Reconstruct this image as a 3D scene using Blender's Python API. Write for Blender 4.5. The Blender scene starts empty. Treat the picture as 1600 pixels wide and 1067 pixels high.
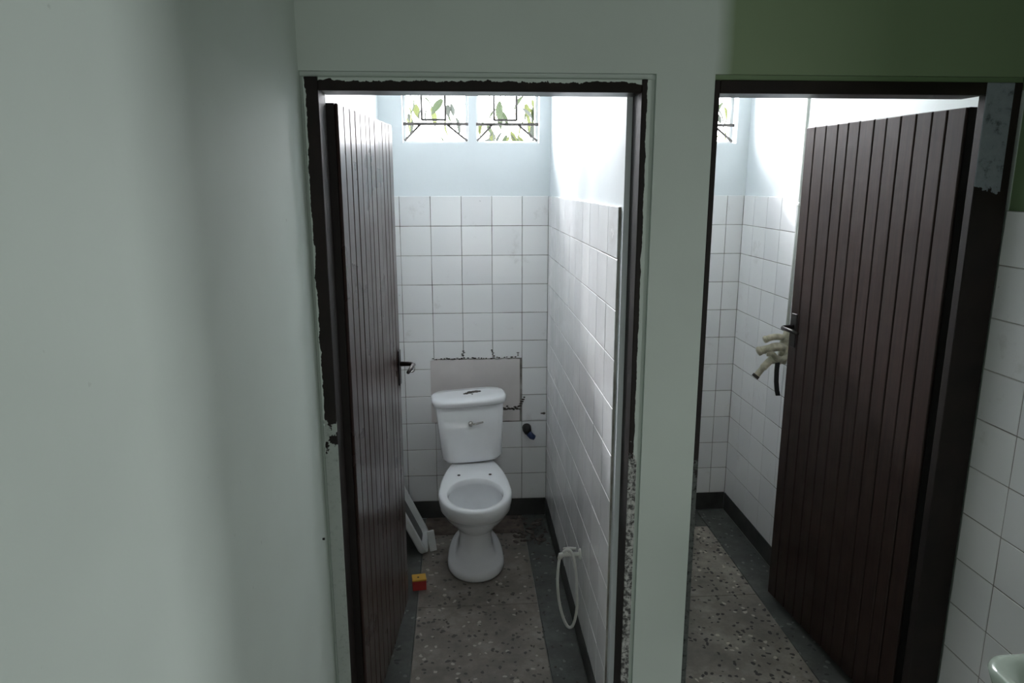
import bpy, bmesh, math, random
from mathutils import Vector, Matrix
random.seed(7)
S = bpy.context.scene
COL = S.collection
PI = math.pi
R = math.radians

# ------------------------------------------------------------------ camera
LB = 1.793            # back wall (tile face) y
cam_d = bpy.data.cameras.new('camera')
cam = bpy.data.objects.new('camera', cam_d); COL.objects.link(cam)
cam_d.sensor_width = 36.0
cam_d.lens = 1123.75 / 1600 * 36.0
cam_d.clip_start = 0.03
pi_, ya_, ro_ = R(12.4771), R(3.9839), R(-0.0603)
Fv = Vector((math.sin(ya_) * math.cos(pi_), math.cos(ya_) * math.cos(pi_), -math.sin(pi_)))
Rv = Vector((math.cos(ya_), -math.sin(ya_), 0)); Uv = Rv.cross(Fv)
R2 = Rv * math.cos(ro_) + Uv * math.sin(ro_); U2 = -Rv * math.sin(ro_) + Uv * math.cos(ro_)
M = Matrix((R2, U2, -Fv)).transposed().to_4x4(); M.translation = Vector((0, -1.92, 1.82))
cam.matrix_world = M
S.camera = cam

# ------------------------------------------------------------------ light
S.view_settings.view_transform = 'Standard'
S.view_settings.look = 'None'
S.view_settings.exposure = 1.45
S.view_settings.gamma = 1.0
S.view_settings.use_curve_mapping = False
W = bpy.data.worlds.new('overcast_sky'); S.world = W; W.use_nodes = True
bg = W.node_tree.nodes['Background']
nt = W.node_tree
_tc = nt.nodes.new('ShaderNodeTexCoord'); _sx = nt.nodes.new('ShaderNodeSeparateXYZ'); nt.links.new(_tc.outputs['Generated'], _sx.inputs[0])
_mr = nt.nodes.new('ShaderNodeMapRange'); _mr.inputs[1].default_value = 0.0; _mr.inputs[2].default_value = 1.0
_mr.inputs[3].default_value = 6.5; _mr.inputs[4].default_value = 20.5          # CIE overcast sky: zenith three times the horizon
nt.links.new(_sx.outputs[2], _mr.inputs[0]); nt.links.new(_mr.outputs[0], bg.inputs[1])
bg.inputs[0].default_value = (0.985, 0.965, 1.0, 1)
S.cycles.max_bounces = 10
S.cycles.diffuse_bounces = 6
S.cycles.caustics_reflective = False
S.cycles.caustics_refractive = False
S.cycles.sample_clamp_indirect = 6.0

sun_d = bpy.data.lights.new('hazy_sun', 'SUN')
sun_d.energy = 1.7; sun_d.angle = R(3.0); sun_d.color = (0.98, 0.97, 1.0)
sun = bpy.data.objects.new('hazy_sun', sun_d); COL.objects.link(sun)
sun.rotation_euler = Vector((1.0, -2.7, -1.78)).to_track_quat('-Z', 'Y').to_euler()
sun.location = (-1, 5, 5)

def area(name, loc, direction, sx, sy, power, color):
    d = bpy.data.lights.new(name, 'AREA'); d.shape = 'RECTANGLE'; d.size = sx; d.size_y = sy
    d.energy = power; d.color = color
    o = bpy.data.objects.new(name, d); COL.objects.link(o); o.location = loc
    o.rotation_euler = Vector(direction).to_track_quat('-Z', 'Y').to_euler()
    return o
# unseen fill lamps added for the corridor: two from the right, one at the rear
area('added_side_fill_east', (3.40, -1.27, 1.50), (-1, 0, 0), 0.24, 0.8, 13.5, (0.95, 0.98, 1.0))
area('added_side_fill_south', (2.40, -3.14, 0.95), (-.35, 1, 0), 1.0, 1.1, 7.5, (0.97, 0.98, 1.0))
area('added_rear_fill', (0.30, -3.55, 1.25), (0, 1, 0), 0.9, 1.2, 2.2, (1.0, 0.98, 0.96))

# ------------------------------------------------------------------ materials
def new_mat(name):
    m = bpy.data.materials.new(name); m.use_nodes = True
    nt = m.node_tree
    return m, nt, nt.nodes['Principled BSDF']
def setin(b, **k):
    for n, v in k.items():
        b.inputs[n.replace('_', ' ')].default_value = v
def N(nt, typ, **k):
    n = nt.nodes.new(typ)
    for a, v in k.items(): setattr(n, a, v)
    return n
def noise(nt, vec, scale, detail=4, rough=.55):
    n = N(nt, 'ShaderNodeTexNoise'); n.inputs['Scale'].default_value = scale
    n.inputs['Detail'].default_value = detail; n.inputs['Roughness'].default_value = rough
    nt.links.new(vec, n.inputs['Vector']); return n.outputs['Fac']
def ramp(nt, fac, stops):
    r = N(nt, 'ShaderNodeValToRGB'); e = r.color_ramp.elements
    while len(e) < len(stops): e.new(0.5)
    for i, (p, c) in enumerate(stops):
        e[i].position = p; e[i].color = (*c, 1) if len(c) == 3 else c
    nt.links.new(fac, r.inputs[0]); return r.outputs[0]
def mixc(nt, fac, a, b, mode='MIX'):
    m = N(nt, 'ShaderNodeMix', data_type='RGBA', blend_type=mode)
    for sock, v in ((m.inputs[0], fac), (m.inputs[6], a), (m.inputs[7], b)):
        if isinstance(v, (int, float)): sock.default_value = v
        elif isinstance(v, tuple): sock.default_value = (*v, 1)
        else: nt.links.new(v, sock)
    return m.outputs[2]
def math_(nt, op, a, b=0.0, clamp=False):
    m = N(nt, 'ShaderNodeMath', operation=op, use_clamp=clamp)
    for i, v in enumerate((a, b)):
        if isinstance(v, (int, float)): m.inputs[i].default_value = v
        else: nt.links.new(v, m.inputs[i])
    return m.outputs[0]
def bump(nt, b, h, strength=.2, dist=.002):
    n = N(nt, 'ShaderNodeBump'); n.inputs['Strength'].default_value = strength; n.inputs['Distance'].default_value = dist
    nt.links.new(h, n.inputs['Height']); nt.links.new(n.outputs[0], b.inputs['Normal'])
def pos(nt): return N(nt, 'ShaderNodeNewGeometry').outputs['Position']
def simple(name, col, rough=.5, metal=0., var=.12, scale=14., bmp=0., **kw):
    m, nt, b = new_mat(name); p = N(nt, 'ShaderNodeTexCoord').outputs['Object']
    f = noise(nt, p, scale)
    lo = tuple(c * (1 - var) for c in col); hi = tuple(min(1, c * (1 + var)) for c in col)
    nt.links.new(ramp(nt, f, [(.3, lo), (.7, hi)]), b.inputs['Base Color'])
    setin(b, Roughness=rough, Metallic=metal, **kw)
    if bmp: bump(nt, b, noise(nt, p, scale * 6), bmp)
    return m

def paint_mat(name, base, rough=.5):
    m, nt, b = new_mat(name); p = pos(nt)
    f = noise(nt, p, 2.2, 3)
    c = ramp(nt, f, [(.3, tuple(x * .95 for x in base)), (.7, tuple(min(1, x * 1.03) for x in base))])
    fl = noise(nt, p, 55, 2)
    c2 = mixc(nt, ramp(nt, fl, [(.74, (0, 0, 0)), (.80, (1, 1, 1))]), c, tuple(x * .82 for x in base))
    nt.links.new(c2, b.inputs['Base Color']); setin(b, Roughness=rough)
    bump(nt, b, noise(nt, p, 30, 5), .12, .004)
    return m
MINT = (0.57, 0.635, 0.59)
PALE = (0.745, 0.79, 0.81)
m_mint = paint_mat('mint_wall_paint', MINT, .75)
m_pale = paint_mat('pale_mint_paint', PALE, .5)
mg = paint_mat('deep_green_paint', (.17, .25, .13), .5)
m_ceil = paint_mat('ceiling_paint', (0.85, 0.86, 0.86), .8)

def tile_mat():
    m, nt, b = new_mat('white_glazed_tile'); p = pos(nt)
    oi = N(nt, 'ShaderNodeObjectInfo').outputs['Random']
    c = ramp(nt, oi, [(0, (.80, .80, .81)), (1, (.87, .87, .87))])
    st = noise(nt, p, 5.0, 8, .7)
    c = mixc(nt, ramp(nt, st, [(.60, (0, 0, 0)), (.78, (.55, .55, .55))]), c, (.42, .39, .35))
    cr = noise(nt, p, 38, 3)
    c = mixc(nt, ramp(nt, cr, [(.75, (0, 0, 0)), (.80, (.7, .7, .7))]), c, (.22, .20, .18))
    nt.links.new(c, b.inputs['Base Color'])
    nt.links.new(ramp(nt, st, [(.45, (.10, .10, .10)), (.8, (.35, .35, .35))]), b.inputs['Roughness'])
    bump(nt, b, noise(nt, p, 9, 2), .10, .004)
    return m
m_tile = tile_mat()
def grout_mat():
    m, nt, b = new_mat('dirty_grout'); p = pos(nt)
    f = noise(nt, p, 4.5, 5, .65)
    nt.links.new(ramp(nt, f, [(.38, (.42, .41, .39)), (.56, (.22, .205, .185)), (.68, (.09, .08, .07))]), b.inputs['Base Color'])
    setin(b, Roughness=.9); return m
m_grout = grout_mat()

def terrazzo(name, c0, c1, chip, dens):
    m, nt, b = new_mat(name); p = pos(nt)
    base = ramp(nt, noise(nt, p, 4.5, 8, .7), [(.36, tuple(x * .72 for x in c0)), (.5, c0), (.66, c1)])
    mp = N(nt, 'ShaderNodeMapping'); mp.inputs['Scale'].default_value = (1, 1, 1)
    nt.links.new(p, mp.inputs['Vector'])
    wob = N(nt, 'ShaderNodeTexNoise'); wob.inputs['Scale'].default_value = 30
    nt.links.new(p, wob.inputs['Vector'])
    add = N(nt, 'ShaderNodeVectorMath', operation='MULTIPLY_ADD'); add.inputs[1].default_value = (.03, .03, .03)
    nt.links.new(wob.outputs['Color'], add.inputs[0]); nt.links.new(p, add.inputs[2])
    v = N(nt, 'ShaderNodeTexVoronoi'); v.inputs['Scale'].default_value = 46
    nt.links.new(add.outputs[0], v.inputs['Vector'])
    sep = N(nt, 'ShaderNodeSeparateColor'); nt.links.new(v.outputs['Color'], sep.inputs[0])
    a = math_(nt, 'LESS_THAN', sep.outputs[0], dens)
    d = math_(nt, 'LESS_THAN', v.outputs['Distance'], .38)
    k = math_(nt, 'MULTIPLY', a, d)
    c = mixc(nt, k, base, chip)
    a2 = math_(nt, 'GREATER_THAN', sep.outputs[0], .90)
    k2 = math_(nt, 'MULTIPLY', a2, d)
    c = mixc(nt, math_(nt, 'MULTIPLY', k2, .55), c, tuple(min(1, x * 2.0) for x in c1))
    nt.links.new(c, b.inputs['Base Color']); setin(b, Roughness=.55)
    h = math_(nt, 'SUBTRACT', 1.0, k)
    bump(nt, b, h, .35, .003)
    return m
m_slab = terrazzo('worn_terrazzo', (.22, .192, .168), (.34, .30, .265), (.085, .075, .068), .22)
m_slab2 = terrazzo('speckled_terrazzo', (.24, .215, .185), (.39, .35, .30), (.045, .04, .036), .32)
m_band = terrazzo('grey_cement_band', (.085, .088, .082), (.14, .145, .135), (.04, .04, .038), .05)
m_base = simple('dark_cement_skirting', (.045, .045, .042), .7, var=.35, scale=9, bmp=.3)
m_patch = simple('rough_brown_mortar', (.13, .10, .085), .95, var=.5, scale=16, bmp=.8)
m_conc = simple('bare_concrete', (.30, .30, .28), .9, var=.2, scale=6, bmp=.4)

def wood_paint(name, c0, c1, rough, coat):
    m, nt, b = new_mat(name)
    tc = N(nt, 'ShaderNodeTexCoord').outputs['Object']
    mp = N(nt, 'ShaderNodeMapping'); mp.inputs['Scale'].default_value = (14, 14, .9)
    nt.links.new(tc, mp.inputs['Vector'])
    f = noise(nt, mp.outputs[0], 6, 6, .65)
    nt.links.new(ramp(nt, f, [(.3, c0), (.7, c1)]), b.inputs['Base Color'])
    g = noise(nt, pos(nt), 5, 4)
    nt.links.new(ramp(nt, g, [(.3, (rough * .75,) * 3), (.7, (rough * 1.3,) * 3)]), b.inputs['Roughness'])
    setin(b, **{'Coat_Weight': coat, 'Coat_Roughness': .18, 'Specular_IOR_Level': .35})
    bump(nt, b, f, .15, .002)
    return m
m_leaf1 = wood_paint('brown_gloss_door_paint', (.018, .0085, .0065), (.040, .020, .016), .32, .30)
m_leaf2 = wood_paint('dark_brown_door_paint', (.014, .0068, .005), (.033, .016, .012), .46, .05)
m_black = simple('nearly_black_brown_paint', (.012, .009, .008), .5, var=.3)

def frame_mat(name, axis, edge, sign, thr, amp, zlow=None, low=(.40, .42, .39), zhigh=None, high=(.2, .22, .24), dots=.36, rough=.6):
    """brown paint with a ragged hand-brushed edge, worn away in places (a pattern fixed on the timber)"""
    m, nt, b = new_mat(name); p = pos(nt)
    xyz = N(nt, 'ShaderNodeSeparateXYZ'); nt.links.new(p, xyz.inputs[0])
    nz = noise(nt, p, 22, 5, .65)
    d = math_(nt, 'MULTIPLY', math_(nt, 'SUBTRACT', xyz.outputs[axis], edge), sign)
    d = math_(nt, 'ADD', d, math_(nt, 'MULTIPLY', math_(nt, 'SUBTRACT', nz, .5), amp))
    k = math_(nt, 'GREATER_THAN', d, thr)
    brown = ramp(nt, noise(nt, p, 9, 4), [(.3, (.008, .006, .0055)), (.7, (.017, .011, .009))])
    c = mixc(nt, k, MINT, brown)
    nrm = N(nt, 'ShaderNodeSeparateXYZ'); nt.links.new(N(nt, 'ShaderNodeNewGeometry').outputs['Normal'], nrm.inputs[0])
    front = math_(nt, 'LESS_THAN', nrm.outputs[1], -.5)
    sp = noise(nt, p, 60, 5, .7)
    if zlow is not None:
        kz = math_(nt, 'LESS_THAN', math_(nt, 'ADD', xyz.outputs[2], math_(nt, 'MULTIPLY', math_(nt, 'SUBTRACT', nz, .5), .5)), zlow)
        worn = ramp(nt, sp, [(dots, tuple(x * .12 for x in low)), (dots + .11, tuple(x * .8 for x in low)), (dots + .26, low)])
        c = mixc(nt, math_(nt, 'MULTIPLY', kz, front), c, worn)
    if zhigh is not None:
        kz = math_(nt, 'GREATER_THAN', math_(nt, 'ADD', xyz.outputs[2], math_(nt, 'MULTIPLY', math_(nt, 'SUBTRACT', nz, .5), .12)), zhigh)
        worn = ramp(nt, noise(nt, p, 26, 5, .7), [(.33, tuple(x * .25 for x in high)), (.46, tuple(x * .85 for x in high)), (.7, high)])
        kk = math_(nt, 'MULTIPLY', math_(nt, 'MULTIPLY', kz, front), math_(nt, 'LESS_THAN', xyz.outputs[0], 1.478))
        c = mixc(nt, kk, c, worn)
    nt.links.new(c, b.inputs['Base Color']); setin(b, Roughness=rough, Specular_IOR_Level=.3)
    bump(nt, b, sp, .25, .002)
    return m

m_ceramic = simple('white_ceramic', (.90, .91, .93), .12, var=.03, scale=5, Coat_Weight=.3)
m_basin = simple('pale_green_ceramic', (.42, .50, .43), .2, var=.05, Coat_Weight=.3)
m_cream = simple('painted_brass_cream', (.40, .375, .28), .35, var=.45, scale=30, bmp=.3)
m_pipe = simple('painted_pipe', (.62, .64, .60), .4, var=.1)
m_chrome = simple('worn_chrome', (.55, .53, .50), .25, 1.0, var=.2)
m_blackmetal = simple('black_lock_plate', (.018, .014, .013), .4, .3, var=.3)
m_rubber = simple('black_rubber', (.012, .012, .012), .6)
m_hose = simple('white_hose', (.68, .68, .64), .4, var=.06)
m_plastic = simple('white_plastic', (.74, .75, .75), .35, var=.08, scale=9)
m_yellow = simple('yellow_card', (.62, .34, .04), .5, var=.1)
m_red = simple('red_card', (.36, .03, .025), .5, var=.15)
m_plaster = simple('smoothed_white_plaster', (.62, .58, .57), .75, var=.06, scale=6, bmp=.2)
m_blue = simple('blue_fitting', (.02, .035, .10), .4)
m_steel = simple('painted_steel_bar', (.11, .098, .092), .55, .2, var=.2)
m_wframe = simple('white_window_frame', (.78, .80, .80), .4, var=.03)
m_bark = simple('tree_bark', (.16, .12, .09), .9, var=.3)
m_rubble = simple('mortar_rubble', (.10, .085, .075), .95, var=.5, scale=40)
m_grime = simple('dark_grime', (.05, .042, .035), .9, var=.4, scale=40)
def leafm(name, c):
    m, nt, b = new_mat(name); p = N(nt, 'ShaderNodeTexCoord').outputs['Object']
    nt.links.new(ramp(nt, noise(nt, p, 10), [(.3, tuple(x * .8 for x in c)), (.7, tuple(x * 1.2 for x in c))]), b.inputs['Base Color'])
    setin(b, Roughness=.7, Specular_IOR_Level=.1)
    tr = N(nt, 'ShaderNodeBsdfTranslucent'); tr.inputs[0].default_value = (*[min(1, x * 1.6) for x in c], 1)
    mx = N(nt, 'ShaderNodeMixShader'); mx.inputs[0].default_value = .18
    out = nt.nodes['Material Output']
    nt.links.new(b.outputs[0], mx.inputs[1]); nt.links.new(tr.outputs[0], mx.inputs[2]); nt.links.new(mx.outputs[0], out.inputs[0])
    return m
m_leaf_a = leafm('green_leaf', (.015, .021, .011))
m_leaf_b = leafm('grey_green_leaf', (.017, .020, .017))
m_leaf_c = leafm('yellow_green_leaf', (.032, .038, .013))
def glassm():
    m, nt, b = new_mat('window_glass'); nt.nodes.remove(b)
    t = N(nt, 'ShaderNodeBsdfTransparent'); t.inputs[0].default_value = (.97, .98, .98, 1)
    g = N(nt, 'ShaderNodeBsdfGlossy'); g.inputs['Roughness'].default_value = .03
    fr = N(nt, 'ShaderNodeFresnel'); fr.inputs[0].default_value = 1.2
    mx = N(nt, 'ShaderNodeMixShader')
    nt.links.new(fr.outputs[0], mx.inputs[0]); nt.links.new(t.outputs[0], mx.inputs[1]); nt.links.new(g.outputs[0], mx.inputs[2])
    nt.links.new(mx.outputs[0], nt.nodes['Material Output'].inputs[0]); return m
m_glass = glassm()
def waterm():
    m, nt, b = new_mat('toilet_water'); setin(b, Base_Color=(.42, .44, .45, 1), Roughness=.03, IOR=1.33); return m
m_water = waterm()

# ------------------------------------------------------------------ geometry helpers
def B(): return bmesh.new()
def box(bm, lo, hi, bev=0., mi=0):
    vs = [bm.verts.new((x, y, z)) for z in (lo[2], hi[2]) for y in (lo[1], hi[1]) for x in (lo[0], hi[0])]
    fs = [bm.faces.new([vs[i] for i in q]) for q in ((0, 2, 3, 1), (4, 5, 7, 6), (0, 1, 5, 4), (2, 6, 7, 3), (0, 4, 6, 2), (1, 3, 7, 5))]
    for f in fs: f.material_index = mi
    if bev > 0:
        es = list({e for f in fs for e in f.edges})
        bmesh.ops.bevel(bm, geom=es, offset=bev, segments=1, affect='EDGES', clamp_overlap=True)
    return bm
def tube(bm, pts, rad, n=12, cap=True):
    pts = [Vector(p) for p in pts]; rads = rad if isinstance(rad, (list, tuple)) else [rad] * len(pts)
    rings = []; up = None
    for i, p in enumerate(pts):
        t = (pts[min(i + 1, len(pts) - 1)] - pts[max(i - 1, 0)]).normalized()
        if up is None:
            up = t.orthogonal().normalized()
        up = (up - t * up.dot(t)).normalized(); s = t.cross(up)
        rings.append([bm.verts.new(p + (up * math.cos(2 * PI * k / n) + s * math.sin(2 * PI * k / n)) * rads[i]) for k in range(n)])
    for a, b_ in zip(rings, rings[1:]):
        for k in range(n): bm.faces.new((a[k], a[(k + 1) % n], b_[(k + 1) % n], b_[k]))
    if cap:
        bm.faces.new(rings[0][::-1]); bm.faces.new(rings[-1])
    return bm
def loft(bm, rings, cap0=True, cap1=True):
    R_ = [[bm.verts.new(p) for p in r] for r in rings]; n = len(R_[0])
    for a, b_ in zip(R_, R_[1:]):
        for k in range(n): bm.faces.new((a[k], a[(k + 1) % n], b_[(k + 1) % n], b_[k]))
    if cap0: bm.faces.new(R_[0][::-1])
    if cap1: bm.faces.new(R_[-1])
    return bm
def obj(name, bm, mats, parent=None, loc=None, rot=None, smooth=False, kind=None, label=None, cat=None, group=None, sub=0):
    bmesh.ops.recalc_face_normals(bm, faces=bm.faces[:])
    me = bpy.data.meshes.new(name); bm.to_mesh(me); bm.free()
    for m in (mats if isinstance(mats, (list, tuple)) else [mats]): me.materials.append(m)
    if smooth:
        for p in me.polygons: p.use_smooth = True
    o = bpy.data.objects.new(name, me); COL.objects.link(o)
    if parent: o.parent = parent
    if loc: o.location = loc
    if rot: o.rotation_euler = rot
    if sub:
        md = o.modifiers.new('subsurf', 'SUBSURF'); md.levels = sub; md.render_levels = sub
    return tag(o, label, cat, group, kind)
def tag(o, label=None, cat=None, group=None, kind=None):
    if label: o['label'] = label
    if cat: o['category'] = cat
    if group: o['group'] = group
    if kind: o['kind'] = kind
    return o
def empty(name, loc=(0, 0, 0), rot=(0, 0, 0), **k):
    o = bpy.data.objects.new(name, None); o.empty_display_size = .1
    COL.objects.link(o); o.location = loc; o.rotation_euler = rot
    return tag(o, **k)
def boxobj(name, lo, hi, mat, parent=None, bev=0., **k):
    return obj(name, box(B(), lo, hi, bev), mat, parent, **k)
def cut_boxes(bm, x0, x1, y0, y1, z0, z1, holes):
    """wall slab in the xz plane with rectangular holes (hx0,hx1,hz0,hz1)"""
    xs = sorted({x0, x1, *[h[0] for h in holes], *[h[1] for h in holes]})
    zs = sorted({z0, z1, *[h[2] for h in holes], *[h[3] for h in holes]})
    def solid(i, j):
        if not (0 <= i < len(xs) - 1 and 0 <= j < len(zs) - 1): return False
        cx, cz = (xs[i] + xs[i + 1]) / 2, (zs[j] + zs[j + 1]) / 2
        return not any(h[0] < cx < h[1] and h[2] < cz < h[3] for h in holes)
    V = {}
    def v(x, y, z):
        k = (round(x, 5), round(y, 5), round(z, 5))
        if k not in V: V[k] = bm.verts.new(k)
        return V[k]
    for i in range(len(xs) - 1):
        for j in range(len(zs) - 1):
            if not solid(i, j): continue
            a, b_, c, d = xs[i], xs[i + 1], zs[j], zs[j + 1]
            bm.faces.new((v(a, y0, c), v(b_, y0, c), v(b_, y0, d), v(a, y0, d)))
            bm.faces.new((v(a, y1, c), v(a, y1, d), v(b_, y1, d), v(b_, y1, c)))
            if not solid(i - 1, j): bm.faces.new((v(a, y0, c), v(a, y0, d), v(a, y1, d), v(a, y1, c)))
            if not solid(i + 1, j): bm.faces.new((v(b_, y0, c), v(b_, y1, c), v(b_, y1, d), v(b_, y0, d)))
            if not solid(i, j - 1): bm.faces.new((v(a, y0, c), v(a, y1, c), v(b_, y1, c), v(b_, y0, c)))
            if not solid(i, j + 1): bm.faces.new((v(a, y0, d), v(b_, y0, d), v(b_, y1, d), v(a, y1, d)))
    return bm

# ------------------------------------------------------------------ setting
XL, XR = -0.398, 1.504          # corridor side walls
XP0, XP1 = 0.4465, 0.640        # partition faces (tile faces)
XW2 = 1.468                     # right wall of the second cubicle (tile face)
ZC = 3.30
TT = .008                       # tile proud of the wall
YB = LB + .008
WT = .13                        # back wall thickness
ZS, ZH = 2.012, 3.10            # window sill and head

floor = boxobj('floor', (XL - .2, -3.7, -.10), (1.75, LB + .2, -.008), m_conc, kind='structure', label='cement floor of the corridor and cubicles')
def ctag(o, l): o['label'] = l; return o
boxobj('ceiling', (XL - .2, -3.7, ZC), (1.75, YB + WT, ZC + .1), m_ceil, kind='structure', label='pale painted ceiling')
bm = B(); box(bm, (XL - .15, -3.6, -.008), (XL, .0999, ZC)); box(bm, (XL - .15, .0999, -.008), (XL, YB, ZC), mi=1)
wall_left = obj('wall_left', bm, [m_mint, m_pale], kind='structure', label='plain mint green wall on the left')
# back wall with three window openings
WIN = [(-.282, .043), (.081, .397), (1.085, 1.410)]
wall_back = obj('wall_back', cut_boxes(B(), XL - .15, 1.70, YB, YB + WT, -.008, ZC, [(a, b, ZS, ZH) for a, b in WIN] + [(.722, 1.047, ZS, ZH)]), m_pale,
                kind='structure', label='back wall of both cubicles, tiled below and pale mint above')
WIN = [(-.282, .043), (.081, .397), (.722, 1.047), (1.085, 1.410)]
wall_part = boxobj('wall_partition', (XP0 + TT, .1005, -.008), (XP1 - TT, YB, ZC), m_pale, kind='structure', label='partition wall between the two cubicles, white tiles below')
# right wall: corridor part and cubicle part, opening added for the side fill lamps behind the camera
bm = B(); box(bm, (XR + TT, -1.08, -.008), (1.70, .10, ZC)); box(bm, (XR + TT, -3.6, -.008), (1.70, -2.45, ZC)); box(bm, (XR + TT, -2.45, 1.95), (1.70, -1.08, ZC))
box(bm, (XW2 + TT, .10, -.008), (1.70, YB, ZC))

wall_right = obj('wall_right', bm, [mg, m_pale], kind='structure', label='right wall, tiled below and green above')
for p_ in wall_right.data.polygons:
    if p_.center.y > .1: p_.material_index = 1
# added enclosure that bounds the side fill light, & rear wall (behind the camera)
bm = B(); box(bm, (1.70, -.90, -.008), (3.50, -.80, 2.4)); box(bm, (1.70, -3.25, -.008), (3.50, -3.2, 2.4)); box(bm, (3.45, -3.2, -.008), (3.50, -.90, 2.4)); box(bm, (1.70, -3.2, 2.3), (3.45, -.90, 2.4)); box(bm, (1.70, -3.2, -.1), (3.45, -.90, -.008))
obj('wall_fill_enclosure', bm, m_conc, kind='structure', label='unseen walls added round the side fill lamps')
boxobj('wall_rear', (XL, -3.7, -.008), (XR + TT, -3.6, ZC), m_mint, kind='structure', label='rear wall of the corridor')
# front wall with the two door openings
ZT = 2.092
D1 = (XL, .507); D2 = (.661, XR + TT - .001)
def front_paint():
    m, nt, b = new_mat('mint_and_green_front_paint'); p = pos(nt)
    xyz = N(nt, 'ShaderNodeSeparateXYZ'); nt.links.new(p, xyz.inputs[0])
    nz = noise(nt, p, 5, 4)
    d = math_(nt, 'ADD', xyz.outputs[0], math_(nt, 'MULTIPLY', math_(nt, 'SUBTRACT', nz, .5), .03))
    k = ramp(nt, math_(nt, 'MULTIPLY', math_(nt, 'SUBTRACT', d, .655), 20.0, True), [(0, (0, 0, 0)), (1, (1, 1, 1))])
    kz = math_(nt, 'GREATER_THAN', xyz.outputs[2], 2.06)
    f = noise(nt, p, 2.2, 3)
    c = ramp(nt, f, [(.3, tuple(x * .95 for x in MINT)), (.7, tuple(x * 1.03 for x in MINT))])
    nt.links.new(mixc(nt, math_(nt, 'MULTIPLY', k, kz), c, (.20, .27, .155)), b.inputs['Base Color']); setin(b, Roughness=.5)
    bump(nt, b, noise(nt, p, 30, 5), .12, .004)
    return m
m_front = front_paint()
wall_front = obj('wall_front', cut_boxes(B(), XL, XR + TT, 0, .10, -.008, ZC, [(D1[0] , D1[1], -.008, ZT), (D2[0], D2[1], -.008, ZT)]), m_front,
                 kind='structure', label='mint green wall with the two doorways and a pier between them')
boxobj('ground', (-6, YB + WT, -.6), (8, 14, -.5), m_conc, kind='structure', label='ground outside behind the cubicles')

# tiles -------------------------------------------------------------
PX, PZ = .1555, .1503
Z0 = .1
tcache = {}
def tile_mesh(w, h):
    k = (round(w, 4), round(h, 4))
    if k not in tcache:
        bm = box(B(), (-w / 2, 0, -h / 2), (w / 2, TT + .002, h / 2), .0012)
        bmesh.ops.recalc_face_normals(bm, faces=bm.faces[:])
        me = bpy.data.meshes.new('tile'); bm.to_mesh(me); bm.free(); me.materials.append(m_tile); tcache[k] = me
    return tcache[k]
def tile(parent, me, loc, rz, tilt=.0035):
    o = bpy.data.objects.new('tile', me); COL.objects.link(o); o.parent = parent
    o.location = loc; o.rotation_euler = (random.gauss(0, tilt), random.gauss(0, .002), rz + random.gauss(0, tilt))
    return o
def tile_field(parent, rz, origin, length, rows, first=PX, zt0=Z0, skip=None, g=.003):
    """row of tiles along +u starting at origin; rz turns the tile's outward (-y local) face"""
    c, s = math.cos(rz), math.sin(rz)
    for r in range(rows):
        u = 0.; w = first
        while u < length - .015:
            w = min(w, length - u)
            z0, z1 = zt0 + r * PZ, zt0 + (r + 1) * PZ
            segs = [(z0, z1)]
            if skip: segs = skip(u, u + w, z0, z1)
            for a, b_ in segs:
                du = u + w / 2
                tile(parent, tile_mesh(w - g, b_ - a - g), (origin[0] + c * du + 0, origin[1] + s * du, (a + b_) / 2), rz)
            u += w; w = PX
# grout beds
def bed(lo, hi, parent): boxobj('grout', lo, hi, m_grout, parent)
ZTOP = Z0 + 11 * PZ
bed((XL + .003, LB + .0015, Z0 - .0), (XP0 + TT - .0005, YB - .0, ZTOP - .002), wall_back)
bed((XP1 - TT, LB + .0015, Z0), (XW2 + TT - .0005, YB, ZTOP - .002), wall_back)
bed((XP0 + .0015, .13, Z0), (XP0 + TT, LB, ZTOP - .002), wall_part)
bed((XP1 - TT, .13, Z0), (XP1 - .0015, LB, ZTOP - .002), wall_part)
bed((XW2 + .0015, .12, Z0), (XW2 + TT, LB, ZTOP - .002), wall_right)
bed((XR + .0015, -1.08, Z0), (XR + TT, -.001, 1.742), wall_right)
PNL = (-.175, .300, .553, .905)
def back1_skip(u0, u1, z0, z1):
    x0, x1 = XP0 - u1, XP0 - u0
    cx = (x0 + x1) / 2
    if PNL[0] - .02 < cx < PNL[1] + .02:
        if z0 >= PNL[3] - .001: return [(z0, z1)]
        if z1 > PNL[3]: return [(PNL[3], z1)]
        if z1 > PNL[2] + .03: return []
    return [(z0, z1)]
# back wall, first cubicle (laid from the right corner, outward face -y)
def tile_field_back(x_right, length, first, skip=None):
    for r in range(11):
        u = 0.; w = first
        while u < length - .012:
            w = min(w, length - u)
            z0, z1 = Z0 + r * PZ, Z0 + (r + 1) * PZ
            for a, b_ in (skip(u, u + w, z0, z1) if skip else [(z0, z1)]):
                tile(wall_back, tile_mesh(w - .003, b_ - a - .003), (x_right - u - w / 2, LB, (a + b_) / 2), 0)
            u += w; w = PX
tile_field_back(XP0, XP0 - XL - .003, .135, back1_skip)
tile_field_back(XW2, XW2 - XP1, .088)
# rz=-90: local -y -> -x ; u runs along -y.  rz=+90: local -y -> +x ; u runs along +y
tile_field(wall_part, -PI / 2, (XP0, LB), LB - .13, 11, first=.12)          # faces -x (first cubicle)
tile_field(wall_part, PI / 2, (XP1, .13), LB - .13, 11, first=.10)          # faces +x (second cubicle)
tile_field(wall_right, -PI / 2, (XW2, LB), LB - .12, 11, first=.14)
tile_field(wall_right, -PI / 2, (XR, -.0005), 1.07, 11, first=.158, zt0=1.742 - 11 * PZ)
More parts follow.
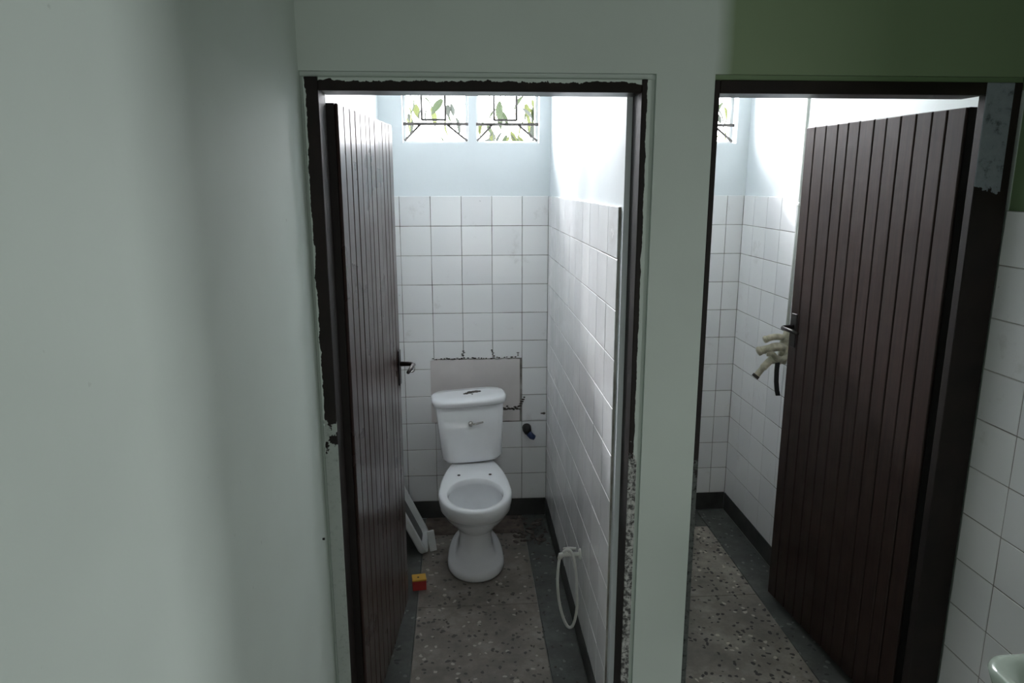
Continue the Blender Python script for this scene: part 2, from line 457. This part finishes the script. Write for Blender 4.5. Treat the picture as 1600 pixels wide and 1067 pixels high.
# left wall of the first cubicle (seen through the hinge gap of the door)
bed((XL, .14, Z0), (XL + .0025, LB, ZTOP - .002), wall_left)
for r in range(11):
    for q in range(10):
        y = .14 + PX * q + PX / 2
        tile(wall_left, tile_mesh(PX - .0022, PZ - .0022), (XL + .004, y, Z0 + (r + .5) * PZ), PI / 2)
# plaster panel behind the cistern, ragged lower edge
bm = B()
xs = [PNL[0] + (PNL[1] - PNL[0]) * i / 24 for i in range(25)]
top = [PNL[3] - .003 + random.uniform(-.004, .003) for _ in xs]
bot = [PNL[2] + random.uniform(.001, .006) for x in xs]
fr = [(bm.verts.new((x, LB - .004, t)), bm.verts.new((x, LB - .004, b))) for x, t, b in zip(xs, top, bot)]
bk = [(bm.verts.new((x, LB + .007, t)), bm.verts.new((x, LB + .007, b))) for x, t, b in zip(xs, top, bot)]
for i in range(24):
    bm.faces.new((fr[i][0], fr[i + 1][0], fr[i + 1][1], fr[i][1])); bm.faces.new((fr[i][0], bk[i][0], bk[i + 1][0], fr[i + 1][0])); bm.faces.new((fr[i][1], fr[i + 1][1], bk[i + 1][1], bk[i][1]))
bm.faces.new((fr[0][0], fr[0][1], bk[0][1], bk[0][0])); bm.faces.new((fr[24][0], bk[24][0], bk[24][1], fr[24][1]))
obj('plaster_patch', bm, m_plaster, wall_back, label='smooth pinkish plaster patch above the cistern')
# grime along the patch
def streak(pts, parent, r=.006):
    bm = B()
    for (x, z) in pts:
        bmesh.ops.create_icosphere(bm, subdivisions=1, radius=1, matrix=Matrix.Translation((x, LB - .0035, z)) @ Matrix.Diagonal((r * random.uniform(.8, 2.2), .0035, r * random.uniform(.5, 1.1), 1)))
    obj('grime_streak', bm, m_grime, parent)
streak([(PNL[0] + .015 + i * .014 + random.uniform(-.004, .004), PNL[3] + random.uniform(0, .008)) for i in range(33) if random.random() < .8], wall_back, .0045)
streak([(-.001 + random.uniform(-.006, .006), .925 + i * .008) for i in range(4)] + [(.155 + random.uniform(-.005, .008), .92 + i * .008) for i in range(5)] + [(.29, .92 + i * .008) for i in range(3)], wall_back, .004)
streak([(.19 + i * .006, .632 + random.uniform(-.012, .012)) for i in range(19)] + [(.30 + i * .006, .64 + i * .012) for i in range(5)] + [(.42 + i * .006, .595) for i in range(3)], wall_back, .007)

# floor pieces ------------------------------------------------------
def slab(x0, x1, y0, y1, mat, name, dz=0.): boxobj(name, (x0 + .0015, y0 + .0015, -.0079), (x1 - .0015, y1 - .0015, dz), mat, floor, bev=.0015)
for (xa, xb, x0, x1, ms) in ((-.219, .313, XL, XP0, m_slab), (.80, 1.307, XP1, XW2, m_slab2)):
    slab(xa, xb, .927, 1.59, ms, 'terrazzo_slab'); slab(xa, xb, .265, .927, ms, 'terrazzo_slab'); slab(xa, xb, 0.0, .265, ms, 'terrazzo_slab')
    slab(x0 + .002, xa, .101, LB, m_band, 'cement_band', -.001); slab(xb, x1 - .001, .101, LB, m_band, 'cement_band', -.001)
slab(.80, 1.307, 1.59, LB, m_band, 'cement_band', -.001)
slab(-.219, .313, 1.59, LB, m_patch, 'mortar_patch', .001)
# rough mortar patch in the far right corner
bm = B()
for i in range(70):
    x = random.uniform(.245, .43); y = random.uniform(1.45, 1.76)
    if (x - .28) / .2 + 0 > 1.2 and y < 1.5: continue
    s = random.choice((.004, .005, .007, .010, .014))
    bmesh.ops.create_icosphere(bm, subdivisions=1, radius=1, matrix=Matrix.Translation((x, y, s * .35)) @ Matrix.Rotation(random.random() * 6, 4, 'Z') @ Matrix.Diagonal((s * random.uniform(.8, 2.4), s * random.uniform(.7, 1.4), s * .55, 1)))
obj('rubble', bm, m_rubble, kind='stuff', label='bits of mortar rubble on the floor beside the toilet', cat='rubble')
bm = B()
for i in range(90):
    x = random.uniform(-.35, .44); y = random.uniform(.3, 1.55)
    if (abs(x - .045) < .16 and y > 1.08) or (x > .22 and y > 1.42) or (x < -.12 and y > 1.03): continue
    s = random.uniform(.002, .005)
    bmesh.ops.create_icosphere(bm, subdivisions=1, radius=1, matrix=Matrix.Translation((x, y, s * .3)) @ Matrix.Rotation(random.random() * 6, 4, 'Z') @ Matrix.Diagonal((s * random.uniform(.8, 2.8), s, s * .5, 1)))
obj('floor_grit', bm, m_rubble, kind='stuff', label='dark grit scattered over the terrazzo in front of the toilet', cat='grit')

# skirtings ---------------------------------------------------------
boxobj('baseboard_back', (XL + .001, LB - .002, .0005), (XP0 - .003, YB, Z0 - .001), m_base, kind='structure', label='dark skirting of the back wall in the left cubicle')
boxobj('baseboard_partition', (XP0 - .002, .102, .0005), (XP0 + TT, LB - .002, Z0 - .001), m_base, kind='structure', label='dark skirting along the tiled partition')
boxobj('baseboard_right', (XW2 - .002, .102, .0005), (XW2 + TT, LB - .002, Z0 - .001), m_base, kind='structure', label='dark skirting on the right of the right cubicle')
boxobj('baseboard_rear', (XP1 + .001, LB - .002, .0005), (XW2 - .003, YB, Z0 - .001), m_base, kind='structure', label='dark skirting of the back wall in the right cubicle')
boxobj('baseboard_middle', (XP1 - TT, .102, .0005), (XP1 + .002, LB - .003, Z0 - .001), m_base, kind='structure', label='dark skirting on the hidden side of the partition')
boxobj('baseboard_left', (XL, .102, .0005), (XL + .006, LB - .003, Z0 - .001), m_base, kind='structure', label='dark skirting behind the open left door')

# ------------------------------------------------------------------ windows
def bar(bm, a, b_, w=.006, d=.005):
    a, b_ = Vector(a), Vector(b_); t = (b_ - a).normalized(); s = t.cross(Vector((0, 1, 0))).normalized() * w / 2
    q = Vector((0, d / 2, 0))
    vs = [bm.verts.new(p + s * i + q * j) for p in (a, b_) for i, j in ((-1, -1), (1, -1), (1, 1), (-1, 1))]
    for f in ((0, 1, 2, 3), (7, 6, 5, 4), (0, 4, 5, 1), (1, 5, 6, 2), (2, 6, 7, 3), (3, 7, 4, 0)): bm.faces.new([vs[i] for i in f])
def window(i, x0, x1, label):
    w = empty('window_%d' % i, ((x0 + x1) / 2, YB + WT - .055, ZS), kind='structure', label=label)
    o = w.location
    y = -.03
    def L_(x, z): return (x - o.x, y, z - o.z)
    fw = .014
    bm = B()
    for (a, b_, c, d) in ((x0, x1, ZS, ZS + fw), (x0, x1, ZH - fw, ZH), (x0, x0 + fw, ZS + fw, ZH - fw), (x1 - fw, x1, ZS + fw, ZH - fw)):
        box(bm, (a - o.x, .0, c - o.z), (b_ - o.x, .04, d - o.z), .002)
    obj('window_frame', bm, m_wframe, w)
    boxobj('pane', (x0 + fw - o.x, .018, fw), (x1 - fw - o.x, .022, ZH - ZS - fw), m_glass, w)
    wx = x1 - x0; xa, xb = x0 + .29 * wx, x0 + .65 * wx; zl, zh = ZS + .105, ZH - .105
    def add(p, q, n='burglar_bar', ww=.0108): 
        b2 = B(); bar(b2, L_(*p), L_(*q), ww); obj(n, b2, m_steel, w)
    add((x0, zl - .012), (x1, zl - .012), ww=.014); add((x0, zh + .012), (x1, zh + .012), ww=.014)
    add((xa, zl + .006), (xa, zh - .006)); add((xb, zl + .006), (xb, zh - .006))
    add((xa, zl + .008), (xb, zl + .008)); add((xa, zh - .008), (xb, zh - .008))
    add((xa - .01, zl - .016), (x0 + .006, ZS + .012)); add((xb + .01, zl - .016), (x1 - .006, ZS + .012))
    add((xa - .01, zh + .016), (x0 + .006, ZH - .012)); add((xb + .01, zh + .016), (x1 - .006, ZH - .012))
    return w
window(1, *WIN[0], 'left high window of the left cubicle with burglar bars')
window(2, *WIN[1], 'right high window of the left cubicle with burglar bars')
window(3, *WIN[2], 'left high window of the right cubicle with burglar bars')
window(4, *WIN[3], 'right high window of the right cubicle with burglar bars')
for k, (a, b_) in enumerate(WIN):
    d = bpy.data.lights.new('window_portal', 'AREA'); d.shape = 'RECTANGLE'; d.size = b_ - a; d.size_y = ZH - ZS
    d.cycles.is_portal = True
    o = bpy.data.objects.new('window_portal', d); COL.objects.link(o)
    o.location = ((a + b_) / 2, YB + WT + .02, (ZS + ZH) / 2); o.rotation_euler = (R(-90), 0, 0)

# ------------------------------------------------------------------ doors and frames
m_fl1 = frame_mat('frame_paint_left_jamb', 0, -.390, 1, .006, .022, zlow=1.14, low=(.40, .44, .41), dots=.22)
m_fr1 = frame_mat('frame_paint_right_jamb', 0, .494, -1, .010, .014, zlow=1.02, low=(.58, .58, .56), dots=.44)
m_fh1 = frame_mat('frame_paint_head', 2, 2.078, -1, .009, .034, rough=.3)
m_fl2 = frame_mat('frame_paint_slim_jamb', 0, .661, 1, -.5, .0, zlow=1.0, low=(.10, .11, .105))
m_fr2 = frame_mat('frame_paint_worn_jamb', 0, 1.50, -1, -.5, .0, zhigh=1.80, high=(.27, .30, .34))
m_fh2 = frame_mat('frame_paint_dark_head', 2, 2.078, -1, -.002, .012, rough=.35)
def frame(door, x0, x1, xi0, xi1, mats, dr=.0995):
    boxobj('jamb', (x0, .0, .0005), (xi0, .0995, 2.078), mats[0], door, bev=.002)
    boxobj('jamb', (xi1, .0, .0005), (x1, dr, 2.078), mats[1], door, bev=.002)
    boxobj('head', (xi0, .0, 2.045), (xi1, .0995, 2.078), mats[2], door, bev=.002)
def make_leaf(door, hx, hy, ang, Wd, side, mat, zb, zt, hz, keyed):
    """boarded leaf: local +y runs away from the hinge, the boarded face looks to side*x"""
    Mx = Matrix.Translation((hx, hy, 0)) @ Matrix.Rotation(-ang * side, 4, 'Z')
    def put(name, bm, m, parent=door, smooth=False, label=None):
        bm.transform(Mx); return obj(name, bm, m, parent, smooth=smooth, label=label)
    s = side
    def bx(x0, x1, y0, y1, z0, z1, bev=0):
        a, b_ = sorted((x0 * s, x1 * s)); return box(B(), (a, y0, z0), (b_, y1, z1), bev)
    put('leaf_core', bx(-.040 if keyed else -.034, -.0105, .0, Wd, zb, zt), m_black)
    n = 12; edges = [Wd * i / n for i in range(n + 1)]
    edges = [edges[0]] + [e + random.uniform(-.006, .006) for e in edges[1:-1]] + [edges[-1]]
    for i in range(n):
        put('plank', bx(-.0105, random.uniform(-.001, .0005), edges[i] + .0022, edges[i + 1] - .0022, zb, zt + random.uniform(-.0015, .0), .0025), mat)
    # lock plate, lever
    yc = Wd - .038
    pl = put('lock_plate', bx(.0008, .006, yc - .019, yc + .019, hz - .085, hz + .055, .003), m_blackmetal, label='black lock plate')
    bm = B(); tube(bm, [(s * .004, yc, hz), (s * .050, yc, hz), (s * .060, yc - .012, hz), (s * .060, yc - .06, hz), (s * .056, yc - .115, hz - .004)], [.010, .008, .008, .008, .0065], 10)
    put('lever', bm, m_blackmetal, pl, True)
    if keyed:
        bm = B(); tube(bm, [(s * .050 + s * .012 * math.cos(t), yc + .004, hz - .012 + .014 * math.sin(t) - .008) for t in [R(-150 + 22 * q) for q in range(12)]], .0022, 8)
        put('hook', bm, m_chrome, pl, True, 'small bright hook')
    for hzz in (.35, 1.75):
        bm = B(); tube(bm, [(-s * .045, -.002, hzz - .045), (-s * .045, -.002, hzz + .045)], .006, 10)
        put('hinge', bm, m_blackmetal)
door1 = empty('door_1', (0, 0, 0), kind='structure', label='left doorway with its brown boarded door swung open inwards')
frame(door1, -.390, .494, -.352, .470, (m_fl1, m_fr1, m_fh1))
make_leaf(door1, -.322, .105, R(5.5), .765, 1, m_leaf1, .085, 2.026, 1.128, True)
door2 = empty('door_2', (0, 0, 0), kind='structure', label='right doorway with its dark boarded door swung open inwards')
frame(door2, .6615, 1.502, .676, 1.402, (m_fl2, m_fr2, m_fh2), .03)
make_leaf(door2, 1.426, .105, R(6), .80, -1, m_leaf2, .03, 2.026, 1.245, False)
# recessed plaster joint round the frames
boxobj('trim_1', (XL + .0005, .012, 2.0785), (.507, .099, 2.0915), m_mint, kind='structure', label='recessed plaster joint over the left door frame')
boxobj('trim_2', (.4945, .012, .0005), (.5065, .099, 2.078), m_mint, kind='structure', label='recessed plaster joint right of the left door frame')
boxobj('trim_3', (XL + .0005, .012, .0005), (-.3905, .099, 2.078), m_mint, kind='structure', label='recessed plaster joint left of the left door frame')
boxobj('trim_4', (.662, .008, 2.0785), (XR, .099, 2.0915), mg, kind='structure', label='recessed plaster joint over the right door frame')
# unpainted plaster return behind the right jamb
# ------------------------------------------------------------------ toilet
toilet = empty('toilet', (.045, 1.40, 0), label='white close-coupled ceramic toilet without a seat against the back wall', cat='toilet')
TX, TY = .045, 1.40
def egg(z, a, yf, yc, yb, n=56, taper=.30, ex=.72):
    pts = []
    for k in range(n):
        t = 2 * PI * k / n; c, s = math.cos(t), math.sin(t)
        if s < 0:
            x = a * math.copysign(abs(c) ** .95, c); y = yc + (yc - yf) * s
        else:
            x = a * math.copysign(abs(c) ** ex, c) * (1 - taper * s); y = yc + (yb - yc) * (s ** ex)
        pts.append((x, y - TY, z))
    return pts
out = [egg(.002, .134, 1.108, 1.28, 1.62, taper=.1), egg(.012, .137, 1.102, 1.28, 1.62, taper=.1), egg(.034, .136, 1.105, 1.28, 1.62, taper=.1), egg(.044, .127, 1.118, 1.28, 1.61, taper=.1),
       egg(.050, .104, 1.165, 1.29, 1.60, taper=.1), egg(.058, .092, 1.195, 1.30, 1.58, taper=.1), egg(.10, .080, 1.215, 1.31, 1.56, taper=.1), egg(.15, .077, 1.220, 1.31, 1.56, taper=.1), egg(.195, .082, 1.205, 1.31, 1.56, taper=.1),
       egg(.235, .100, 1.155, 1.27, 1.58, taper=.15), egg(.28, .128, 1.075, 1.23, 1.60, taper=.2), egg(.325, .150, 1.015, 1.21, 1.63), egg(.352, .159, .990, 1.20, 1.64), egg(.358, .165, .977, 1.20, 1.645), egg(.395, .170, .960, 1.195, 1.65), egg(.418, .170, .957, 1.195, 1.65), egg(.427, .166, .962, 1.195, 1.645), egg(.430, .158, .972, 1.195, 1.64)]
def hole(z, a, yf, yb): return [(a * math.cos(2 * PI * k / 56), (yf + yb) / 2 + (yb - yf) / 2 * math.sin(2 * PI * k / 56) - TY, z) for k in range(56)]
inn = [hole(.430, .132, .984, 1.328), hole(.426, .128, .990, 1.321), hole(.40, .126, .994, 1.318), hole(.385, .132, .990, 1.322), hole(.33, .120, 1.01, 1.31), hole(.27, .090, 1.05, 1.29), hole(.235, .055, 1.12, 1.28), hole(.225, .02, 1.17, 1.24)]
bm = B(); loft(bm, out + inn)
bowl = obj('bowl', bm, m_ceramic, toilet, smooth=True)
bm = B(); bm.faces.new([bm.verts.new(p) for p in hole(.283, .093, 1.046, 1.291)]); obj('water', bm, m_water, bowl)
for sx in (-.076, .076):
    bm = B(); tube(bm, [(sx, 1.362 - TY, .4302), (sx, 1.362 - TY, .4318)], .0075, 12); obj('bolt_hole', bm, m_grime, bowl)
# cistern, slightly turned on its shelf
CYAW = Matrix.Translation((-.012, 1.592 - TY, 0)) @ Matrix.Rotation(R(6), 4, 'Z') @ Matrix.Translation((0, 0, .436)) @ Matrix.Rotation(R(-2), 4, 'Y') @ Matrix.Translation((0, 0, -.436))
def rrect(z, hw, y0, y1, r, bulge=0., cx=0., n=8):
    pts = []
    for (qx, qy, a0) in ((hw - r, y1 - r, 0), (-hw + r, y1 - r, 90), (-hw + r, y0 + r, 180), (hw - r, y0 + r, 270)):
        for k in range(n + 1):
            a = R(a0 + 90 * k / n); pts.append([cx + qx + r * math.cos(a), qy + r * math.sin(a), z])
        if a0 == 180:
            for k in range(1, 8): pts.append([cx + (-hw + r) + (2 * hw - 2 * r) * k / 8, y0, z])
    for p in pts:
        if p[1] < 0: p[1] -= bulge * (1 - ((p[0] - cx) / hw) ** 2)
    return [tuple(CYAW @ Vector(p)) for p in pts]
bm = B()
loft(bm, [rrect(.436, .118, -.070, .080, .04, .012), rrect(.444, .142, -.082, .085, .045, .014), rrect(.462, .152, -.087, .088, .04, .014), rrect(.60, .161, -.090, .090, .035, .012), rrect(.735, .168, -.092, .092, .03, .010)])
cist = obj('cistern', bm, m_ceramic, toilet, smooth=True)
bm = B()
loft(bm, [rrect(.738, .176, -.098, .096, .05, .014), rrect(.742, .184, -.104, .098, .055, .016), rrect(.760, .188, -.108, .100, .075, .024), rrect(.770, .186, -.105, .098, .075, .022), rrect(.775, .178, -.097, .092, .075, .020), rrect(.777, .12, -.05, .05, .045, .01)])
lid = obj('cistern_lid', bm, m_ceramic, toilet, smooth=True)
bm = B()
for (x, y, r) in ((.0, .0, .014), (.018, .008, .012), (.034, .014, .013), (-.018, -.006, .010), (.05, .012, .008), (-.03, -.012, .006), (.008, -.03, .004)):
    bmesh.ops.create_icosphere(bm, subdivisions=2, radius=1, matrix=CYAW @ Matrix.Translation((.01 + x, y + .005 + random.uniform(-.006, .006), .7775)) @ Matrix.Diagonal((r * 1.1, r * 1.5, .002, 1)))
obj('button_recess', bm, m_grime, lid, label='dark broken button recess')
bm = B(); tube(bm, [CYAW @ Vector((-.006, -.095, .650)), CYAW @ Vector((-.006, -.119, .650))], [.013, .011], 14)
tube(bm, [CYAW @ Vector((-.012, -.119, .648)), CYAW @ Vector((.02, -.121, .652)), CYAW @ Vector((.056, -.119, .657))], [.0065, .005, .0045], 10)
obj('flush_lever', bm, m_chrome, cist, smooth=True, label='worn chrome flush lever')

# water inlet stub on the back wall
st = empty('water_inlet', (.346, LB - .002, .497), label='black capped water inlet stub low on the back wall right of the cistern', cat='pipe')
bm = B(); tube(bm, [(-.008, .004, .018), (-.008, -.022, .014), (-.004, -.040, .004)], [.025, .024, .019], 14); obj('stub_pipe', bm, m_rubber, st, smooth=True)
bm = B(); tube(bm, [(.0, -.034, -.002), (.016, -.042, -.018), (.030, -.04, -.026)], [.017, .017, .014], 12); obj('cap', bm, m_blue, st, smooth=True, label='dark blue cap')

# detached white plastic tray leaning on the left wall, behind the toilet's left side
tray = empty('plastic_tray', (-.226, 1.485, .002), label='detached white plastic cistern tray leaning against the wall beside the toilet', cat='tray')
# local: width -> y, length -> up and towards the wall, opening -> +x
ta = R(25)
TM = Matrix((Vector((0, 1, 0)), Vector((-math.sin(ta), 0, math.cos(ta))), Vector((math.cos(ta), 0, math.sin(ta))))).transposed().to_4x4()
TL, TWd, TD = .355, .235, .038
def rr(hw, l0, l1, r, z, n=4):
    p = []
    for (cx, cy, a0) in ((hw - r, l1 - r, 0), (-hw + r, l1 - r, 90), (-hw + r, l0 + r, 180), (hw - r, l0 + r, 270)):
        for k in range(n + 1):
            a = R(a0 + 90 * k / n); p.append((cx + r * math.cos(a), cy + r * math.sin(a), z))
    return p
h_ = TWd / 2
bm = B(); loft(bm, [rr(h_ - .01, .01, TL - .01, .03, 0), rr(h_ - .002, .002, TL - .002, .035, .008), rr(h_, 0, TL, .035, TD - .003), rr(h_ - .003, .003, TL - .003, .034, TD), rr(h_ - .016, .016, TL - .016, .026, TD), rr(h_ - .018, .018, TL - .018, .026, TD - .003), rr(h_ - .022, .022, TL - .022, .024, .008)])
bm.transform(TM); zmin = min(v.co.z for v in bm.verts); bm.transform(Matrix.Translation((0, 0, -zmin)))
obj('tray_body', bm, m_plastic, tray, smooth=False)
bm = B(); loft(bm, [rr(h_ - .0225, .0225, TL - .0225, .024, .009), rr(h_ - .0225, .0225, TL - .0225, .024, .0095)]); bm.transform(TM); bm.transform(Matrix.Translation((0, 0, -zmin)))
obj('tray_inside', bm, simple('dark_grey_inside', (.13, .13, .13), .8), tray, label='dull grey inside')  # inside set darker than the white body
bm = box(B(), (-.018, -.005, 0), (.018, .005, .115), .003); bm.transform(Matrix.Translation((.060, -.066, .001)) @ Matrix.Rotation(R(12), 4, 'Z') @ Matrix.Rotation(R(-7), 4, 'Y'))
obj('loose_flap', bm, m_plastic, tray)

# small yellow and red carton
ct = empty('carton', (-.219, 1.088, .0005), (0, 0, R(8)), label='small yellow-topped red carton on the floor left of the toilet', cat='box')
boxobj('body', (-.031, -.026, 0), (.031, .026, .046), m_red, ct, bev=.002)
boxobj('top_flap', (-.032, -.027, .0462), (.032, .027, .055), m_yellow, ct, bev=.002)
bm = B(); tube(bm, [(-.004, -.004, .0552), (-.004, -.004, .0558)], .005, 10); obj('hole', bm, m_grime, ct)

# bib tap with white hose on the tiled partition
tp = empty('bib_tap', (XP0 - .0005, .62, .402), label='white bib tap with looped hose low on the left cubicle tiled wall', cat='tap')
bm = B(); tube(bm, [(-.001, 0, 0), (-.008, 0, 0)], [.022, .019], 16); obj('flange', bm, m_hose, tp, smooth=True)
bm = B(); tube(bm, [(-.006, 0, 0), (-.040, 0, 0), (-.062, 0, .002), (-.080, 0, -.002), (-.084, 0, -.016)], [.0075, .0085, .010, .011, .0085], 12); obj('spout', bm, m_hose, tp, smooth=True)
bm = B(); tube(bm, [(-.048, 0, .006), (-.048, 0, .022)], .005, 10); tube(bm, [(-.070, 0, .024), (-.048, 0, .026), (-.020, 0, .024)], [.005, .006, .005], 10); obj('handle', bm, m_hose, tp, smooth=True)
hose_pts = []
ctrl = [(-.084, 0, -.014), (-.090, -.006, -.06), (-.092, -.012, -.12), (-.084, -.018, -.20), (-.066, -.022, -.27), (-.046, -.026, -.302), (-.028, -.028, -.285), (-.016, -.026, -.22), (-.0165, -.022, -.14), (-.020, -.016, -.07), (-.030, -.012, -.01), (-.044, -.013, .022), (-.058, -.013, .026), (-.072, -.010, .016)]
def catmull(P_, n=6):
    P_ = [Vector(p) for p in P_]; o = []
    for i in range(len(P_) - 1):
        p0, p1, p2, p3 = P_[max(i - 1, 0)], P_[i], P_[i + 1], P_[min(i + 2, len(P_) - 1)]
        for k in range(n):
            t = k / n
            o.append(.5 * ((2 * p1) + (p2 - p0) * t + (2 * p0 - 5 * p1 + 4 * p2 - p3) * t * t + (3 * p1 - p0 - 3 * p2 + p3) * t ** 3))
    return o + [P_[-1]]
bm = B(); tube(bm, catmull(ctrl), .0058, 10); obj('hose', bm, m_hose, tp, smooth=True, label='white looped hose')

# shower pipe and mixer tap in the second cubicle
pp = empty('water_pipe', (1.452, 1.15, 1.17), label='vertical painted water pipe on the right tiled wall of the right cubicle', cat='pipe')
bm = B(); tube(bm, [(0, 0, 0), (0, -.02, .5), (0, -.03, 1.54)], .0085, 12); obj('pipe', bm, m_pipe, pp, smooth=True)
for z in (.55, 1.25):
    bm = B(); box(bm, (-.011, -.035, z), (.015, -.010, z + .014), .002); obj('clip', bm, m_pipe, pp)
mx = empty('mixer_tap', (1.44, 1.15, 1.08), label='cream painted cluster of taps at the foot of the water pipe', cat='tap')
bm = B(); tube(bm, [(.012, 0, .09), (.010, 0, .06), (.004, 0, .03), (.004, 0, -.03), (.0, 0, -.062)], [.013, .017, .022, .024, .017], 14); tube(bm, [(.028, 0, .0), (.0, 0, .0)], .022, 14); obj('body', bm, m_cream, mx, smooth=True)
bm = B(); tube(bm, catmull([(.0, 0, .056), (-.030, -.004, .062), (-.060, -.006, .060), (-.082, -.006, .052)]), .0145, 12); obj('branch', bm, m_cream, mx, smooth=True)
bm = B(); tube(bm, [(-.084, -.006, .053), (-.094, -.006, .048)], [.018, .015], 12); obj('knob', bm, m_cream, mx, smooth=True)
bm = B(); tube(bm, catmull([(-.0, -.01, .012), (-.040, -.016, .018), (-.080, -.018, .010), (-.112, -.016, .002)]), [.020] * 10 + [.018] * 9, 12); obj('branch', bm, m_cream, mx, smooth=True)
bm = B(); tube(bm, [(-.112, -.016, .002), (-.122, -.016, -.002), (-.126, -.016, -.004)], [.021, .021, .012], 12); obj('knob', bm, m_cream, mx, smooth=True)
bm = B(); tube(bm, catmull([(.008, -.024, .022), (.012, -.03, -.008), (-.008, -.034, -.030), (-.040, -.034, -.034), (-.060, -.03, -.012), (-.085, -.024, -.01)]), .0125, 12); obj('loop', bm, m_cream, mx, smooth=True)
bm = B(); tube(bm, catmull([(-.015, -.012, -.045), (-.055, -.018, -.040), (-.082, -.02, -.062), (-.104, -.02, -.088), (-.122, -.02, -.112)]), [.020] * 8 + [.017] * 8 + [.014] * 9, 12); obj('spout', bm, m_cream, mx, smooth=True)
bm = B(); tube(bm, [(-.122, -.02, -.110), (-.130, -.02, -.120)], .0165, 12); obj('outlet', bm, m_grime, mx, smooth=True)
bm = B()
sp_ = [(-.034, -.03, -.045), (-.035, -.03, -.09), (-.033, -.031, -.14), (-.027, -.031, -.18), (-.020, -.031, -.205)]
loft(bm, [[(x - .0105, y - .002, z), (x + .0105, y - .002, z), (x + .0105, y + .002, z), (x - .0105, y + .002, z)] for x, y, z in sp_])
obj('strap', bm, m_rubber, mx, label='black rubber strap')

# wash basin, corner only in view
bs = empty('wash_basin', (XR - .001, -.80, .60), label='pale green wash basin corner on the tiled right wall at the bottom right', cat='basin')
def brect(z, x0, x1, y0, y1, r, n=7):
    p = []
    for (qx, qy, a0) in ((x1 - r * .2, y1 - r * .2, 0), (x0 + r, y1 - r, 90), (x0 + r, y0 + r, 180), (x1 - r * .2, y0 + r * .2, 270)):
        rr = r if qx < (x0 + x1) / 2 else r * .2
        for k in range(n + 1):
            a = R(a0 + 90 * k / n); p.append((qx + rr * math.cos(a), qy + rr * math.sin(a), z))
    return p
bx0, bx1, by0, by1 = -.362, -.0095, -.24, .235
bm = B()
loft(bm, [brect(.0, -.20, bx1, -.11, .11, .08), brect(.05, -.29, bx1, -.17, .17, .09), brect(.12, bx0 + .01, bx1, by0 + .01, by1 - .01, .07), brect(.168, bx0, bx1, by0, by1, .06), brect(.178, bx0 + .004, bx1, by0 + .004, by1 - .004, .056), brect(.180, bx0 + .016, bx1 - .004, by0 + .016, by1 - .016, .05),
          brect(.174, bx0 + .030, -.10, by0 + .04, by1 - .04, .07), brect(.12, bx0 + .05, -.11, by0 + .06, by1 - .06, .08), brect(.06, bx0 + .10, -.14, by0 + .11, by1 - .11, .06)])
obj('bowl', bm, m_basin, bs, smooth=True)
bm = B(); tube(bm, [(-.055, 0, .180), (-.055, 0, .215), (-.07, 0, .235), (-.12, 0, .235), (-.13, 0, .222)], [.014, .012, .010, .009, .009], 12); obj('spout', bm, m_chrome, bs, smooth=True)

# little nail in the left wall
nl = obj('nail', tube(B(), [(0, 0, 0), (.006, 0, 0)], [.003, .0035], 10), m_rubber, loc=(XL + .0002, -.057, .854), label='tiny dark nail in the mint wall left of the left doorway', cat='nail')

# ------------------------------------------------------------------ tree outside the windows
tree = empty('tree', (1.45, 4.6, -.5), label='leafy tree outside behind the high barred windows', cat='tree')
bm = B(); tube(bm, [(0, 0, 0), (.05, .05, 1.5), (-.02, 0, 2.8), (.05, .05, 4.6)], [.12, .10, .08, .04], 12); obj('trunk', bm, m_bark, tree, smooth=True)
def leaf_mesh(mat, nm):
    bm = B(); pr = []
    for i in range(7):
        t = i / 6; w = .030 * math.sin(PI * min(1, t * .92 + .06)) ** .8
        pr.append((bm.verts.new((-w, t * .15, .02 * t - .05 * t * t)), bm.verts.new((0, t * .15, -.012 + .02 * t - .05 * t * t)), bm.verts.new((w, t * .15, .02 * t - .05 * t * t))))
    for a, b_ in zip(pr, pr[1:]):
        bm.faces.new((a[0], a[1], b_[1], b_[0])); bm.faces.new((a[1], a[2], b_[2], b_[1]))
    me = bpy.data.meshes.new(nm); bm.to_mesh(me); bm.free(); me.materials.append(mat); return me
LM = [leaf_mesh(m, 'leaf') for m in (m_leaf_a, m_leaf_b, m_leaf_c)]
rnd = random.Random(21)
# x, z, spread, number of leaves
for (bx_, bz_, r, n) in ((-.37, 2.46, .05, 5), (-.47, 2.40, .03, 2), (-.26, 2.50, .05, 3), (-.08, 2.46, .06, 4), (.0, 2.32, .05, 3), (-.05, 2.20, .08, 3), (.38, 2.45, .05, 4), (.62, 2.47, .07, 12), (.64, 2.32, .06, 10), (.28, 2.22, .05, 9), (.45, 2.22, .05, 8), (.20, 2.33, .04, 3), (2.32, 2.32, .10, 10), (2.30, 2.48, .08, 6), (1.1, 2.6, .25, 14), (-.9, 2.7, .25, 10)):
    c = Vector((bx_ - 1.45, rnd.uniform(-.15, .15), bz_ + .5))
    bm = B(); tube(bm, catmull([(.05, .05, 4.2 + rnd.uniform(-.3, .3)), (c.x * .55, c.y * .4 + .1, 4.4), tuple(c + Vector((0, 0, .02)))], 5), [.016 - .0012 * q for q in range(11)], 8); obj('branch', bm, m_bark, tree, smooth=True)
    for k in range(n):
        o = bpy.data.objects.new('leaf', rnd.choice(LM)); COL.objects.link(o); o.parent = tree
        o.location = c + Vector((rnd.gauss(0, r), rnd.gauss(0, .12), rnd.gauss(0, r * .6)))
        o.rotation_euler = (rnd.uniform(-1.6, -.7), rnd.uniform(-.5, .5), rnd.uniform(-2.2, 2.2)); s = rnd.uniform(.6, 1.15); o.scale = (s, s, s)
